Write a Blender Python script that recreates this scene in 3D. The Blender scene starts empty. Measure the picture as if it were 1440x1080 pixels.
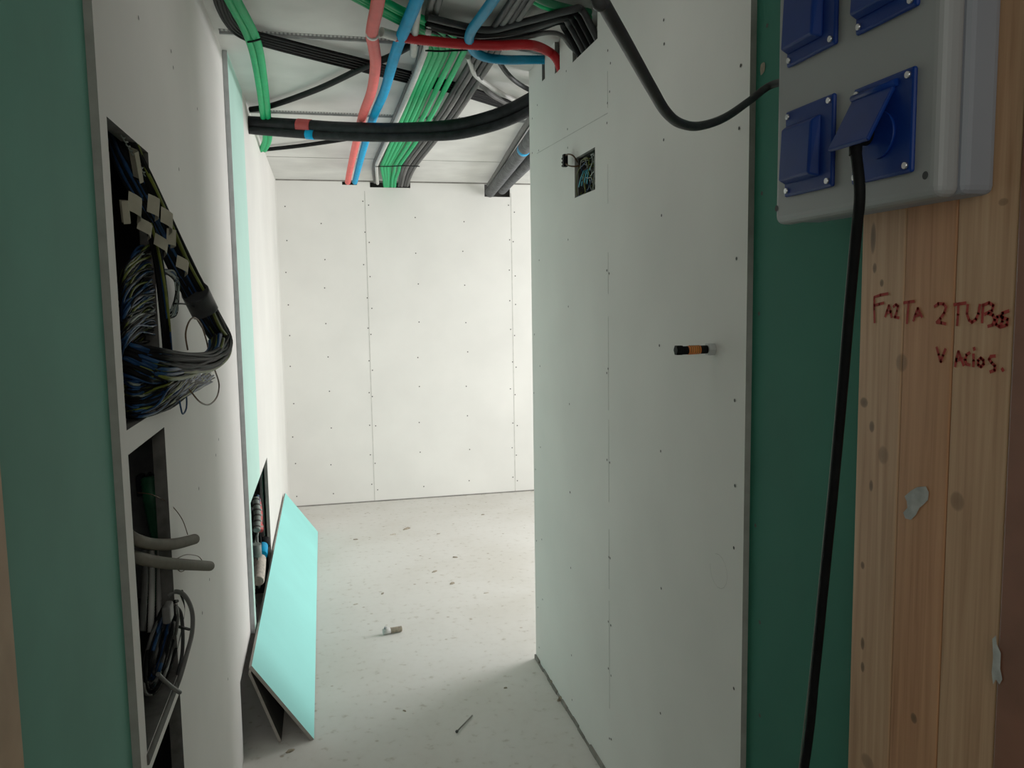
import bpy, math, random
from mathutils import Vector, Matrix, noise
random.seed(11)
S = bpy.context.scene
COL = S.collection
V = Vector
# ------------------------------------------------------------------ camera
YAW, PITCH, ROLL, FPX = math.radians(13.04), math.radians(-5.79), math.radians(-0.87), 1139.4
CAM = V((0, 0, 1.6))
fw = V((math.sin(YAW)*math.cos(PITCH), math.cos(YAW)*math.cos(PITCH), math.sin(PITCH)))
r0 = V((math.cos(YAW), -math.sin(YAW), 0)); u0 = r0.cross(fw)
RT = math.cos(ROLL)*r0 + math.sin(ROLL)*u0
UP = -math.sin(ROLL)*r0 + math.cos(ROLL)*u0
cd = bpy.data.cameras.new('camera'); cam = bpy.data.objects.new('camera', cd); COL.objects.link(cam)
m = Matrix((RT, UP, -fw)).transposed().to_4x4(); m.translation = CAM; cam.matrix_world = m
cd.sensor_fit = 'HORIZONTAL'; cd.sensor_width = 36; cd.lens = FPX/1440*36; cd.clip_start = 0.02
S.camera = cam

def ray(x, y): return RT*(x-720) + UP*(540-y) + fw*FPX
def at(x, y, ax, val):
    """survey point: where the sight line of a measured photo point meets the plane axis=val"""
    d = ray(x, y); return CAM + d*((val-CAM[ax])/d[ax])
def atd(x, y, dist): return CAM + ray(x, y).normalized()*dist

# ------------------------------------------------------------------ materials
def nd(nt, t, loc=None, **kw):
    n = nt.nodes.new(t)
    for k, v in kw.items():
        if k in n.inputs.keys() if isinstance(k, str) else False: n.inputs[k].default_value = v
        else: setattr(n, k, v)
    return n
def lnk(nt, a, b): nt.links.new(a, b)
def base_mat(name, rough=.8, metal=0):
    mt = bpy.data.materials.new(name); mt.use_nodes = True
    nt = mt.node_tree; b = nt.nodes['Principled BSDF']
    b.inputs['Roughness'].default_value = rough; b.inputs['Metallic'].default_value = metal
    return mt, nt, b
def coords(nt, scale=(1, 1, 1)):
    tc = nt.nodes.new('ShaderNodeTexCoord'); mp = nt.nodes.new('ShaderNodeMapping')
    mp.inputs['Scale'].default_value = scale
    # world position, so the pattern is continuous over neighbouring pieces
    g = nt.nodes.new('ShaderNodeNewGeometry'); lnk(nt, g.outputs['Position'], mp.inputs['Vector'])
    return mp.outputs['Vector']
def ramp(nt, src, stops):
    r = nt.nodes.new('ShaderNodeValToRGB'); cr = r.color_ramp
    while len(cr.elements) > 1: cr.elements.remove(cr.elements[-1])
    cr.elements[0].position = stops[0][0]; cr.elements[0].color = (*stops[0][1], 1)
    for p, c in stops[1:]:
        e = cr.elements.new(p); e.color = (*c, 1)
    lnk(nt, src, r.inputs['Fac']); return r.outputs['Color']
def mat(name, col, rough=.7, var=.08, scale=8, metal=0, bump=0, bscale=60, spec=None):
    mt, nt, b = base_mat(name, rough, metal)
    v = coords(nt)
    n = nd(nt, 'ShaderNodeTexNoise'); n.inputs['Scale'].default_value = scale; n.inputs['Detail'].default_value = 5
    lnk(nt, v, n.inputs['Vector'])
    lo = tuple(max(0, c*(1-var)) for c in col); hi = tuple(min(1, c*(1+var)) for c in col)
    lnk(nt, ramp(nt, n.outputs['Fac'], [(.3, lo), (.7, hi)]), b.inputs['Base Color'])
    if spec is not None: b.inputs['Specular IOR Level'].default_value = spec
    if bump:
        n2 = nd(nt, 'ShaderNodeTexNoise'); n2.inputs['Scale'].default_value = bscale; n2.inputs['Detail'].default_value = 4
        lnk(nt, v, n2.inputs['Vector'])
        bp = nt.nodes.new('ShaderNodeBump'); bp.inputs['Strength'].default_value = bump; bp.inputs['Distance'].default_value = .004
        lnk(nt, n2.outputs['Fac'], bp.inputs['Height']); lnk(nt, bp.outputs['Normal'], b.inputs['Normal'])
    return mt

M = {}
M['board'] = mat('grey_white_plasterboard', (.79, .785, .745), .85, .05, 2.2, bump=.05)
M['board_left'] = mat('white_plasterboard', (.80, .78, .75), .85, .05, 2.0, bump=.05)
M['board_edge'] = mat('plasterboard_cut_edge', (.27, .275, .25), .9, .12, 30)
M['green'] = mat('shaded_green_moisture_board', (.015, .140, .092), .8, .10, 3, bump=.05)  # same moisture board as on the left, colour deepened for heavier shade
M['green_dim'] = mat('dimmed_green_moisture_board', (.105, .325, .25), .8, .10, 3, bump=.05)  # moisture board with the dim light of the left side in its colour
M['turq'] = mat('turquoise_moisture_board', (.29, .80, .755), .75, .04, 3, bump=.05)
M['ceil'] = mat('ceiling_board', (.66, .66, .63), .85, .12, 3.5, bump=.08)
M['screw'] = mat('screw_hole', (.05, .05, .045), .7, .2, 40)
M['joint'] = mat('board_joint', (.30, .31, .28), .9, .15, 20)
M['joint_soft'] = mat('faint_board_joint', (.55, .55, .51), .9, .12, 20)
M['base_dark'] = mat('gap_at_floor', (.20, .19, .17), .95, .3, 12)
M['metal'] = mat('galvanised_steel', (.42, .44, .45), .45, .15, 20, metal=.7)
M['metal_dark'] = mat('dull_steel', (.33, .34, .34), .5, .2, 25, metal=.6)
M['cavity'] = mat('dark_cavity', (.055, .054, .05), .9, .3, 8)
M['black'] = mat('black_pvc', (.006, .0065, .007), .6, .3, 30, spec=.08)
M['hole_edge'] = mat('cut_board_in_shade', (.085, .083, .078), .9, .3, 30)  # cut edges in the wall openings, colour darkened to stand for shade
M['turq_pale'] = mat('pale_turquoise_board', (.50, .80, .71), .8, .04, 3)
M['blackfoam'] = mat('black_foam_insulation', (.013, .014, .016), .65, .5, 25, bump=.2, spec=.2)
M['dark'] = mat('dark_grey_pvc', (.030, .031, .033), .5, .2, 30, spec=.2)
M['grey'] = mat('grey_corrugated_pvc', (.105, .105, .102), .55, .15, 30, spec=.3)
M['warmgrey'] = mat('beige_grey_corrugated_pvc', (.18, .165, .138), .6, .12, 30, spec=.2)
M['foam'] = mat('grey_pipe_lagging', (.08, .083, .088), .8, .45, 30, bump=.4, spec=.3)
M['lightgrey'] = mat('light_grey_pvc', (.52, .52, .49), .5, .1, 30)
M['cgreen'] = mat('green_conduit', (.010, .40, .135), .5, .10, 30, spec=.2)
M['dgreen'] = mat('dark_green_conduit', (.015, .13, .06), .5, .2, 30)
M['red'] = mat('pale_red_conduit', (.82, .125, .115), .5, .08, 20, spec=.2)
M['dred'] = mat('deep_red_conduit', (.45, .018, .022), .5, .12, 20, spec=.2)
M['blue'] = mat('blue_conduit', (.004, .34, .68), .55, .10, 20, spec=.1)
M['dblue'] = mat('deep_blue_conduit', (.006, .25, .46), .5, .12, 20, spec=.2)
M['wblue'] = mat('blue_wire', (.008, .04, .11), .5, .3, 40, spec=.25)
M['wyel'] = mat('yellow_green_wire', (.10, .12, .022), .5, .3, 40, spec=.2)
M['wbrown'] = mat('brown_wire', (.10, .06, .035), .5, .3, 40, spec=.2)
M['wwhite'] = mat('whitish_wire', (.20, .235, .21), .5, .2, 40)
M['wteal'] = mat('teal_connector', (.04, .34, .44), .5, .2, 40)
M['tag'] = mat('paper_tag', (.33, .31, .235), .9, .12, 30)
M['socketblue'] = mat('blue_plastic', (.003, .026, .18), .45, .08, 20, spec=.2)
M['boxgrey'] = mat('pale_grey_plastic', (.29, .30, .305), .5, .04, 6)
M['boxshade'] = mat('shaded_grey_plastic', (.225, .24, .275), .5, .04, 6)  # box base plastic, darkened to stand for shade on its near end
M['hole'] = mat('screw_recess', (.04, .04, .045), .8, .1, 20)
M['chrome'] = mat('screw_steel', (.6, .6, .62), .3, .1, 40, metal=.9)
M['orange'] = mat('orange_label', (.62, .16, .03), .6, .2, 60)
M['ink'] = mat('red_marker_ink', (.36, .03, .025), .8, .15, 60)
M['plaster'] = mat('plaster_smear', (.40, .41, .40), .95, .25, 50, bump=.4)
M['tan'] = mat('raw_timber', (.47, .31, .19), .7, .15, 12)
M['redwood'] = mat('varnished_reddish_timber', (.20, .075, .045), .5, .2, 10)
M['debris'] = mat('brown_rubble', (.27, .23, .17), .95, .3, 80)
M['debris_pale'] = mat('pale_rubble', (.52, .47, .40), .95, .25, 80)
M['flint'] = mat('navy_plastic', (.02, .025, .05), .5, .2, 20)
M['redstripe'] = mat('red_tape', (.55, .06, .06), .6, .1, 30)
M['fit'] = mat('grey_fitting', (.40, .41, .40), .5, .15, 30)
M['frame'] = mat('white_window_frame', (.7, .7, .7), .5, .03, 6)

def floor_mat():
    mt, nt, b = base_mat('dusty_concrete_floor', .9)
    v = coords(nt)
    def nz(sc, det, dist=0):
        n = nd(nt, 'ShaderNodeTexNoise'); n.inputs['Scale'].default_value = sc; n.inputs['Detail'].default_value = det
        n.inputs['Distortion'].default_value = dist
        lnk(nt, v, n.inputs['Vector']); return n.outputs['Fac']
    a = ramp(nt, nz(1.6, 6, .4), [(.3, (.585, .565, .515)), (.5, (.635, .62, .58)), (.72, (.675, .665, .63))])
    c = ramp(nt, nz(26, 9), [(.27, (.66, .62, .56)), (.39, (.97, .965, .96)), (.55, (1.0, 1.0, 1.0))])
    mx = nt.nodes.new('ShaderNodeMix'); mx.data_type = 'RGBA'; mx.blend_type = 'MULTIPLY'; mx.inputs[0].default_value = .8
    lnk(nt, a, mx.inputs[6]); lnk(nt, c, mx.inputs[7])
    # scattered crumbs of dirt
    vo = nt.nodes.new('ShaderNodeTexVoronoi'); vo.inputs['Scale'].default_value = 11; lnk(nt, v, vo.inputs['Vector'])
    cr = ramp(nt, vo.outputs['Distance'], [(.0, (.45, .40, .34)), (.07, (.62, .57, .50)), (.11, (1, 1, 1))])
    msk = ramp(nt, nz(2.3, 3), [(.42, (0, 0, 0)), (.58, (1, 1, 1))])
    m2 = nt.nodes.new('ShaderNodeMix'); m2.data_type = 'RGBA'; m2.blend_type = 'MULTIPLY'
    lnk(nt, msk, m2.inputs[0]); lnk(nt, mx.outputs[2], m2.inputs[6]); lnk(nt, cr, m2.inputs[7])
    lnk(nt, m2.outputs[2], b.inputs['Base Color'])
    bp = nt.nodes.new('ShaderNodeBump'); bp.inputs['Strength'].default_value = .08; bp.inputs['Distance'].default_value = .002
    lnk(nt, nz(70, 6), bp.inputs['Height']); lnk(nt, bp.outputs['Normal'], b.inputs['Normal'])
    return mt
M['floor'] = floor_mat()

WX = .872                      # face of the timber cladding
SEAM1, SEAM2 = at(1265, 600, 0, WX).y, at(1335, 600, 0, WX).y
KNOTS = [(1228, 335, 4, 24), (1230, 377, 3, 8), (1240, 398, 3, 6), (1268, 510, 9, 14), (1215, 566, 6, 8), (1242, 640, 8, 14),
         (1226, 600, 4, 9), (1225, 683, 3, 9), (1346, 705, 11, 15), (1213, 795, 3, 6), (1213, 905, 3, 10), (1213, 938, 3, 8),
         (1220, 1072, 10, 12), (1411, 284, 8, 6), (1285, 1010, 5, 8)]
def wood_mat():
    mt, nt, b = base_mat('knotty_pine', .6)
    v = coords(nt)
    mp = nt.nodes.new('ShaderNodeMapping'); mp.inputs['Scale'].default_value = (30, 30, 1.1); lnk(nt, v, mp.inputs['Vector'])
    n = nd(nt, 'ShaderNodeTexNoise'); n.inputs['Scale'].default_value = 3; n.inputs['Detail'].default_value = 8; n.inputs['Distortion'].default_value = .5
    lnk(nt, mp.outputs['Vector'], n.inputs['Vector'])
    grain = ramp(nt, n.outputs['Fac'], [(.25, (.37, .19, .095)), (.42, (.49, .275, .15)), (.6, (.57, .335, .19)), (.8, (.64, .40, .24))])
    # the middle plank is redder
    sp = nt.nodes.new('ShaderNodeSeparateXYZ'); lnk(nt, v, sp.inputs[0])
    def mth(op, a, bb):
        q = nt.nodes.new('ShaderNodeMath'); q.operation = op
        for i, x in enumerate((a, bb)):
            if hasattr(x, 'is_linked'): lnk(nt, x, q.inputs[i])
            else: q.inputs[i].default_value = x
        return q.outputs[0]
    mid = mth('MULTIPLY', mth('LESS_THAN', sp.outputs['Y'], SEAM1), mth('GREATER_THAN', sp.outputs['Y'], SEAM2))
    mm = nt.nodes.new('ShaderNodeMix'); mm.data_type = 'RGBA'; mm.blend_type = 'MULTIPLY'
    lnk(nt, mid, mm.inputs[0]); lnk(nt, grain, mm.inputs[6]); mm.inputs[7].default_value = (.96, .78, .67, 1)
    out = mm.outputs[2]
    for (px, py, rx, ry) in KNOTS:
        p = at(px, py, 0, WX); q = at(px+rx, py, 0, WX); s = at(px, py+ry, 0, WX)
        sy, sz = abs(q.y-p.y), abs(s.z-p.z)
        dy = mth('DIVIDE', mth('SUBTRACT', sp.outputs['Y'], p.y), sy); dz = mth('DIVIDE', mth('SUBTRACT', sp.outputs['Z'], p.z), sz)
        d2 = mth('ADD', mth('MULTIPLY', dy, dy), mth('MULTIPLY', dz, dz))
        dark = .92 if rx < 7 else .6
        f = ramp(nt, d2, [(0, (dark,)*3), (.55, (dark*.8,)*3), (1.0, (0, 0, 0))])
        k = nt.nodes.new('ShaderNodeMix'); k.data_type = 'RGBA'; lnk(nt, f, k.inputs[0]); lnk(nt, out, k.inputs[6])
        k.inputs[7].default_value = (.13, .065, .03, 1); out = k.outputs[2]
    lnk(nt, out, b.inputs['Base Color'])
    return mt
M['pine'] = wood_mat()

def perf_mat():                # perforated bead: light steel with a row of dark holes along X
    mt, nt, b = base_mat('perforated_steel', .45, .6)
    v = coords(nt, (1, 1, 1)); sp = nt.nodes.new('ShaderNodeSeparateXYZ'); lnk(nt, v, sp.inputs[0])
    q = nt.nodes.new('ShaderNodeMath'); q.operation = 'FRACT'
    q2 = nt.nodes.new('ShaderNodeMath'); q2.operation = 'MULTIPLY'; q2.inputs[1].default_value = 70
    lnk(nt, sp.outputs['X'], q2.inputs[0]); lnk(nt, q2.outputs[0], q.inputs[0])
    lnk(nt, ramp(nt, q.outputs[0], [(.0, (.30, .30, .30)), (.40, (.30, .30, .30)), (.46, (.66, .66, .65)), (.96, (.66, .66, .65)), (1, (.30, .30, .30))]), b.inputs['Base Color'])
    return mt
M['perf'] = perf_mat()

# ------------------------------------------------------------------ mesh building
WORLD = {}
class MB:
    def __init__(s): s.v = []; s.f = []; s.mi = []; s.sm = []
    def add(s, vs, fs, mi=0, smooth=False):
        o = len(s.v); s.v += [V(p) for p in vs]
        for f in fs: s.f.append([i+o for i in f]); s.mi.append(mi); s.sm.append(smooth)
        return s
    def box(s, a, b, mi=0):
        x0, x1 = sorted((a[0], b[0])); y0, y1 = sorted((a[1], b[1])); z0, z1 = sorted((a[2], b[2]))
        return s.add([(x0,y0,z0),(x1,y0,z0),(x1,y1,z0),(x0,y1,z0),(x0,y0,z1),(x1,y0,z1),(x1,y1,z1),(x0,y1,z1)],
              [(0,3,2,1),(4,5,6,7),(0,1,5,4),(1,2,6,5),(2,3,7,6),(3,0,4,7)], mi)
    def hexa(s, q, d, mi=0):   # quad q extruded by vector d
        q = [V(p) for p in q]; d = V(d); e = [p+d for p in q]
        return s.add(q+e, [(0,1,2,3),(7,6,5,4),(0,4,5,1),(1,5,6,2),(2,6,7,3),(3,7,4,0)], mi)
    def tube(s, pts, r, n=10, sub=8, mi=0, corr=0, pitch=.006, caps=True, spline=True):
        P = [V(p) for p in pts]
        if spline and len(P) > 2:
            L = []
            for i in range(len(P)-1):
                p0 = P[max(i-1, 0)]; p1 = P[i]; p2 = P[i+1]; p3 = P[min(i+2, len(P)-1)]
                for k in range(sub):
                    t = k/sub
                    L.append(.5*((2*p1)+(p2-p0)*t+(2*p0-5*p1+4*p2-p3)*t*t+(3*p1-p0-3*p2+p3)*t**3))
            L.append(P[-1]); P = L
        if corr:               # resample at half pitch for ribs
            step = pitch/2; Q = [P[0]]; acc = 0
            for a, b in zip(P, P[1:]):
                d = (b-a).length
                if d < 1e-7: continue
                t = step-acc
                while t <= d: Q.append(a+(b-a)*(t/d)); t += step
                acc = d-(t-step)
            P = Q
        P = [p for i, p in enumerate(P) if i == 0 or (p-P[i-1]).length > 1e-6]
        if len(P) < 2: return s
        T = [(P[min(i+1, len(P)-1)]-P[max(i-1, 0)]).normalized() for i in range(len(P))]
        nrm = T[0].orthogonal().normalized(); vs = []; fs = []
        for i, (p, t) in enumerate(zip(P, T)):
            nrm = (nrm - t*nrm.dot(t)).normalized(); bi = t.cross(nrm)
            rr = r*(1+corr*(1 if i % 2 else -1)) if corr else r
            for k in range(n):
                a = 2*math.pi*k/n; vs.append(p+(nrm*math.cos(a)+bi*math.sin(a))*rr)
        for i in range(len(P)-1):
            for k in range(n): fs.append((i*n+k, i*n+(k+1) % n, (i+1)*n+(k+1) % n, (i+1)*n+k))
        s.add(vs, fs, mi, True)
        if caps:
            o = len(s.v)-len(vs)
            s.f.append([o+k for k in range(n)][::-1]); s.mi.append(mi); s.sm.append(False)
            s.f.append([o+(len(P)-1)*n+k for k in range(n)]); s.mi.append(mi); s.sm.append(False)
        return s
    def cyl(s, a, b, r, n=20, mi=0): return s.tube([a, b], r, n, 1, mi, spline=False)
    def disc(s, c, nrm, r, n=8, mi=0, sq=1.0):
        nrm = V(nrm).normalized(); a = nrm.orthogonal().normalized(); b = nrm.cross(a)
        if abs(nrm.x) > .9: a, b = V((0, 1, 0)), V((0, 0, 1)) 
        if abs(nrm.y) > .9: a, b = V((1, 0, 0)), V((0, 0, 1))
        if abs(nrm.z) > .9: a, b = V((1, 0, 0)), V((0, 1, 0))
        return s.add([V(c)+a*math.cos(2*math.pi*k/n)*r+b*math.sin(2*math.pi*k/n)*r*sq for k in range(n)], [list(range(n))], mi)
    def ribbon(s, pts, w, nrm, mi=0):   # flat stroke of a pen on a surface
        P = [V(p) for p in pts]; nrm = V(nrm)
        for a, b in zip(P, P[1:]):
            d = (b-a)
            if d.length < 1e-6: continue
            sd = nrm.cross(d).normalized()*w/2; e = d.normalized()*w*.3
            s.add([a-e-sd, b+e-sd, b+e+sd, a-e+sd], [(0,1,2,3)], mi)
        return s
    def sheet(s, ax, v0, v1, ulim, zlim, holes, mi=0, mi_edge=None):
        """sheet of board between ax=v0 (visible face) and ax=v1 with rectangular holes (u0,u1,z0,z1)"""
        ua = 1-ax; us = sorted({ulim[0], ulim[1], *[h for H in holes for h in H[:2] if ulim[0] < h < ulim[1]]})
        zs = sorted({zlim[0], zlim[1], *[h for H in holes for h in H[2:] if zlim[0] < h < zlim[1]]})
        solid = {}
        for i in range(len(us)-1):
            for j in range(len(zs)-1):
                cu, cz = (us[i]+us[i+1])/2, (zs[j]+zs[j+1])/2
                solid[i, j] = not any(H[0] < cu < H[1] and H[2] < cz < H[3] for H in holes)
        def P(u, v, z): return (v, u, z) if ax == 0 else (u, v, z)
        me = mi if mi_edge is None else mi_edge
        for (i, j), ok in solid.items():
            if not ok: continue
            a, b, c, d = us[i], us[i+1], zs[j], zs[j+1]
            s.add([P(a,v0,c),P(b,v0,c),P(b,v0,d),P(a,v0,d)], [(0,1,2,3)], mi)
            s.add([P(a,v1,c),P(b,v1,c),P(b,v1,d),P(a,v1,d)], [(3,2,1,0)], mi)
            for (di, dj, q) in ((-1,0,(a,c,a,d)),(1,0,(b,c,b,d)),(0,-1,(a,c,b,c)),(0,1,(a,d,b,d))):
                if not solid.get((i+di, j+dj), False):
                    s.add([P(q[0],v0,q[1]),P(q[2],v0,q[3]),P(q[2],v1,q[3]),P(q[0],v1,q[1])], [(0,1,2,3)], me)
        return s
    def build(s, name, mats, parent=None, bevel=0, seg=2):
        if not isinstance(mats, (list, tuple)): mats = [mats]
        xs = [p.x for p in s.v]; ys = [p.y for p in s.v]; zs = [p.z for p in s.v]
        base = V(((min(xs)+max(xs))/2, (min(ys)+max(ys))/2, min(zs)))
        me = bpy.data.meshes.new(name); me.from_pydata([p-base for p in s.v], [], s.f)
        for mm in mats: me.materials.append(mm)
        for p, mi, sm in zip(me.polygons, s.mi, s.sm): p.material_index = mi; p.use_smooth = sm
        me.update()
        o = bpy.data.objects.new(name, me); COL.objects.link(o)
        WORLD[o] = base
        o.location = base - (WORLD[parent] if parent else V((0, 0, 0)))
        if parent: o.parent = parent
        if bevel:
            b = o.modifiers.new('bevel', 'BEVEL'); b.width = bevel; b.segments = seg; b.limit_method = 'ANGLE'
        return o
def empty(name, loc):
    o = bpy.data.objects.new(name, None); COL.objects.link(o); o.location = loc; WORLD[o] = V(loc); o.empty_display_size = .05; return o
def tag(o, label, cat, group=None, kind=None):
    o['label'] = label; o['category'] = cat
    if group: o['group'] = group
    if kind: o['kind'] = kind
    return o
def struct(o, label=None):
    o['kind'] = 'structure'
    if label: o['label'] = label
    return o
def plabel(o, label): o['label'] = label; return o

# ------------------------------------------------------------------ the room
CZ = 2.56; YB = 6.55
AX, BX, GX = -.332, -.315, -.345      # left: first board layer, second layer, green base layer
RX, RGX = .880, .894                  # right: white layer, green base layer
YE = 3.40                             # far end of the right partition
YA, YS = at(163, 528, 0, -.332).y, 3.33                   # near end of the white layer on the left, step to the second layer
YN = 1.574                            # near end of the white layer on the right
Y0 = -1.25

mb = MB().box((-.75, Y0, -.1), (3.5, YB+.15, 0)); struct(mb.build('floor', M['floor']), 'dusty bare concrete floor')

# ceiling with panel joints
mb = MB().box((-.75, Y0, CZ), (3.5, YB+.15, CZ+.1))
for y in (1.9, 5.58): mb.box((BX, y-.004, CZ-.002), (3.4, y+.004, CZ), 1)
struct(mb.build('ceiling', [M['ceil'], M['joint']]), 'pale grey board ceiling')
for i, y in enumerate((3.09, 4.29)):  # perforated joint beads across the ceiling
    mb = MB().box((BX, y+.004, CZ-.012), (1.3, y+.014, CZ), 0).box((BX, y-.012, CZ-.003), (1.3, y+.004, CZ), 1)
    struct(mb.build('trim_%d' % (i+1), [M['metal_dark'], M['perf']]), 'perforated steel joint bead across the ceiling')

# back wall with three notches along its top
def bx(px, py=258): return at(px, py, 1, YB).x
NB = [(bx(481), bx(502), at(490, 260, 1, YB).z, CZ), (bx(520), bx(577), at(550, 264, 1, YB).z, CZ), (bx(681), bx(717), at(700, 277, 1, YB).z, CZ)]
mb = MB().sheet(1, YB, YB+.025, (BX-.1, 3.45), (0, CZ), NB, 0, 3)
JX = [(at(514,283,1,YB).x+at(526,700,1,YB).x)/2, (at(719,280,1,YB).x+at(724,690,1,YB).x)/2]
for j, x in enumerate(JX): mb.box((x-.0035, YB-.001, 0), (x+.0035, YB+.001, CZ-.08), 1)
mb.box((BX, YB-.003, 0), (3.4, YB+.001, .009), 2)
mb.box((BX, YB-.004, CZ-.010), (3.4, YB+.001, CZ), 2)
rs = random.Random(3)
for x, dz in [(BX+.06, .25), (BX+.34, .27), (JX[0]-.018, .25), (JX[0]+.018, .25), (JX[0]+.39, .27), (JX[0]+.78, .27), (JX[1]-.018, .25), (JX[1]+.018, .25), (JX[1]+.4, .3)]:
    z = .08+rs.random()*.06
    while z < CZ-.1:
        mb.disc((x+rs.uniform(-.012, .012), YB-.0012, z+rs.uniform(-.03, .03)), (0,-1,0), .0055, 6, 4); z += dz
struct(mb.build('wall_back', [M['board'], M['joint_soft'], M['base_dark'], M['board_edge'], M['screw']]), 'pale plasterboard back wall with two vertical joints')
struct(MB().box((-.75, YB+.1, 0), (3.5, YB+.14, CZ)).build('wall_back_outer', M['cavity']))

# left wall: green base layer, first white layer, second layer beyond the step
ZU = (1.392, 1.912); ZL = (.815, 1.350); ZT = (.25, .770); CY = (at(173, 528, 0, AX).y, at(231, 600, 0, AX).y)
NZ = at(348, 912, 0, AX).z; NY = at(340, 1010, 0, AX).y
HN = [(NY, 4.42, 0, NZ)]
HC = [(CY[0], CY[1], *ZU), (CY[0], CY[1], *ZL), (CY[0], CY[1], *ZT)]
HB = [(YS+.07, 4.42, .12, .80)]
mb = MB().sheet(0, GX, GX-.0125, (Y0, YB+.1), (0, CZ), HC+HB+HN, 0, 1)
struct(mb.build('wall_left_base', [M['green_dim'], M['hole_edge']]), 'green moisture board with dimness painted in, at the left edge')
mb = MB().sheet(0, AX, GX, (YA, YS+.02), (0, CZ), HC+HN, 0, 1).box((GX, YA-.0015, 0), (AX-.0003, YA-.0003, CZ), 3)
for (px, py) in [(194,25),(240,72),(243,95),(251,238),(279,687),(277,153),(307,618),(294,815),(320,955),(284,862),(303,640)]:
    p = at(px, py, 0, AX); mb.disc((AX+.0012, p.y, p.z), (1,0,0), .005, 6, 2)
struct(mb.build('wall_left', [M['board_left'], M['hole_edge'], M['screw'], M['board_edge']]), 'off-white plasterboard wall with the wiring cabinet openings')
YG = at(353, 400, 0, BX).y
mb = MB().sheet(0, BX, AX, (YS, YG), (0, CZ), HB+HN, 0, 1)
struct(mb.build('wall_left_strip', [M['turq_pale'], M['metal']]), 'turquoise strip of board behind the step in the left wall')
mb = MB().sheet(0, BX, AX, (YG, YB), (0, CZ), HB+HN, 0, 1)
mb.box((BX-.001, YB-.05, 0), (BX+.004, YB, CZ), 0)
struct(mb.build('wall_left_far', [M['board'], M['board_edge']]), 'far white part of the left wall')
# cavity behind the left wall
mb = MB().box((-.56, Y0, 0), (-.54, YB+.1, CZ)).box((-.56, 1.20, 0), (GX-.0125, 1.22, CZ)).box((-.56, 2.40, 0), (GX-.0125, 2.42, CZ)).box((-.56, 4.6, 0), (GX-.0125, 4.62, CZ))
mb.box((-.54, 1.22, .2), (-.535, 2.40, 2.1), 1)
M['cavity_grey'] = mat('grey_cavity_board', (.20, .20, .19), .9, .25, 9)  # paler grey lining behind the cabinet openings
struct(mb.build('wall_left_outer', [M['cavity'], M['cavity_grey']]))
# metal bead on the step
mb = MB().box((AX+.0005, YS-.004, NZ), (BX+.001, YS-.0005, CZ), 0)
struct(mb.build('trim_3', M['metal']), 'grey metal edge bead on the step of the left wall')

# right partition
def yr(px, py): return at(px, py, 0, RX).y
HR = [(2.556, 2.776, 1.960, 2.095), (2.527, 2.79, 2.425, CZ), (2.945, 3.01, 2.445, CZ), (at(764, 84, 0, RX).y-.022, at(764, 84, 0, RX).y+.022, 2.465, CZ)]
mb = MB().sheet(0, RX, RX+.014, (YN, YE), (0.0, CZ), HR, 0, 1)
mb.sheet(0, RX+.10, RX+.114, (YN, YE), (0, CZ), [], 0, 1)
mb.box((RX+.014, YE-.012, 0), (RX+.10, YE, CZ), 0)
yj = yr(856, 600)
for (za, zb, ww) in ((.25,.62,.0016),(.66,.86,.002),(.95,1.22,.0012),(1.25,1.55,.0014),(1.62,1.75,.0010),(1.9,2.02,.0008),(2.19,2.30,.0008)): mb.box((RX-.0006, yj-ww, za), (RX+.001, yj+ww, zb), 2)
a, b = at(855, 159, 0, RX), at(755, 216, 0, RX)
mb.add([(RX-.0008, a.y, a.z-.0015), (RX-.0008, b.y, b.z-.0015), (RX-.0008, b.y, b.z+.0015), (RX-.0008, a.y, a.z+.0015)], [(0,1,2,3)], 2)
for k in range(26):   # ragged bottom edge
    y = YN+(YE-YN)*k/26; mb.box((RX-.004-.005*rs.random(), y, 0), (RX, y+(YE-YN)/26, .006+.014*rs.random()), 3)
SCR = [(740,0,4.5,[(872,127),(875,278),(1360,415),(1350,812),(872,885),(518,320),(535,400),(530,580),(516,652),(513,778),(255,450),(72,665),(263,817),(264,935),(80,952),(40,968),(40,750)]),
       (740,300,2.7,[(515,8),(800,172),(160,100),(50,178),(307,217),(316,228),(161,354),(507,502),(312,590),(307,606),(793,710),(165,724),(512,903),(308,936),(318,946),(794,1034),(167,1058),(32,460),(53,580),(30,682),(55,888),(36,972)]),
       (740,680,2.7,[(168,34),(315,279),(320,283),(790,244),(170,320),(514,398),(313,524),(322,538),(790,778),(173,652),(313,702),(323,729),(511,872),(175,821),(317,968),(324,971),(60,212),(40,217),(63,440),(45,470),(50,622)])]
for ox, oy, sc, L in SCR:
    for (cx, cy) in L:
        p = at(ox+cx/sc, oy+cy/sc, 0, RX); mb.disc((RX-.0012, p.y, p.z), (1,0,0), .0042, 7, 4)
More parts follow.
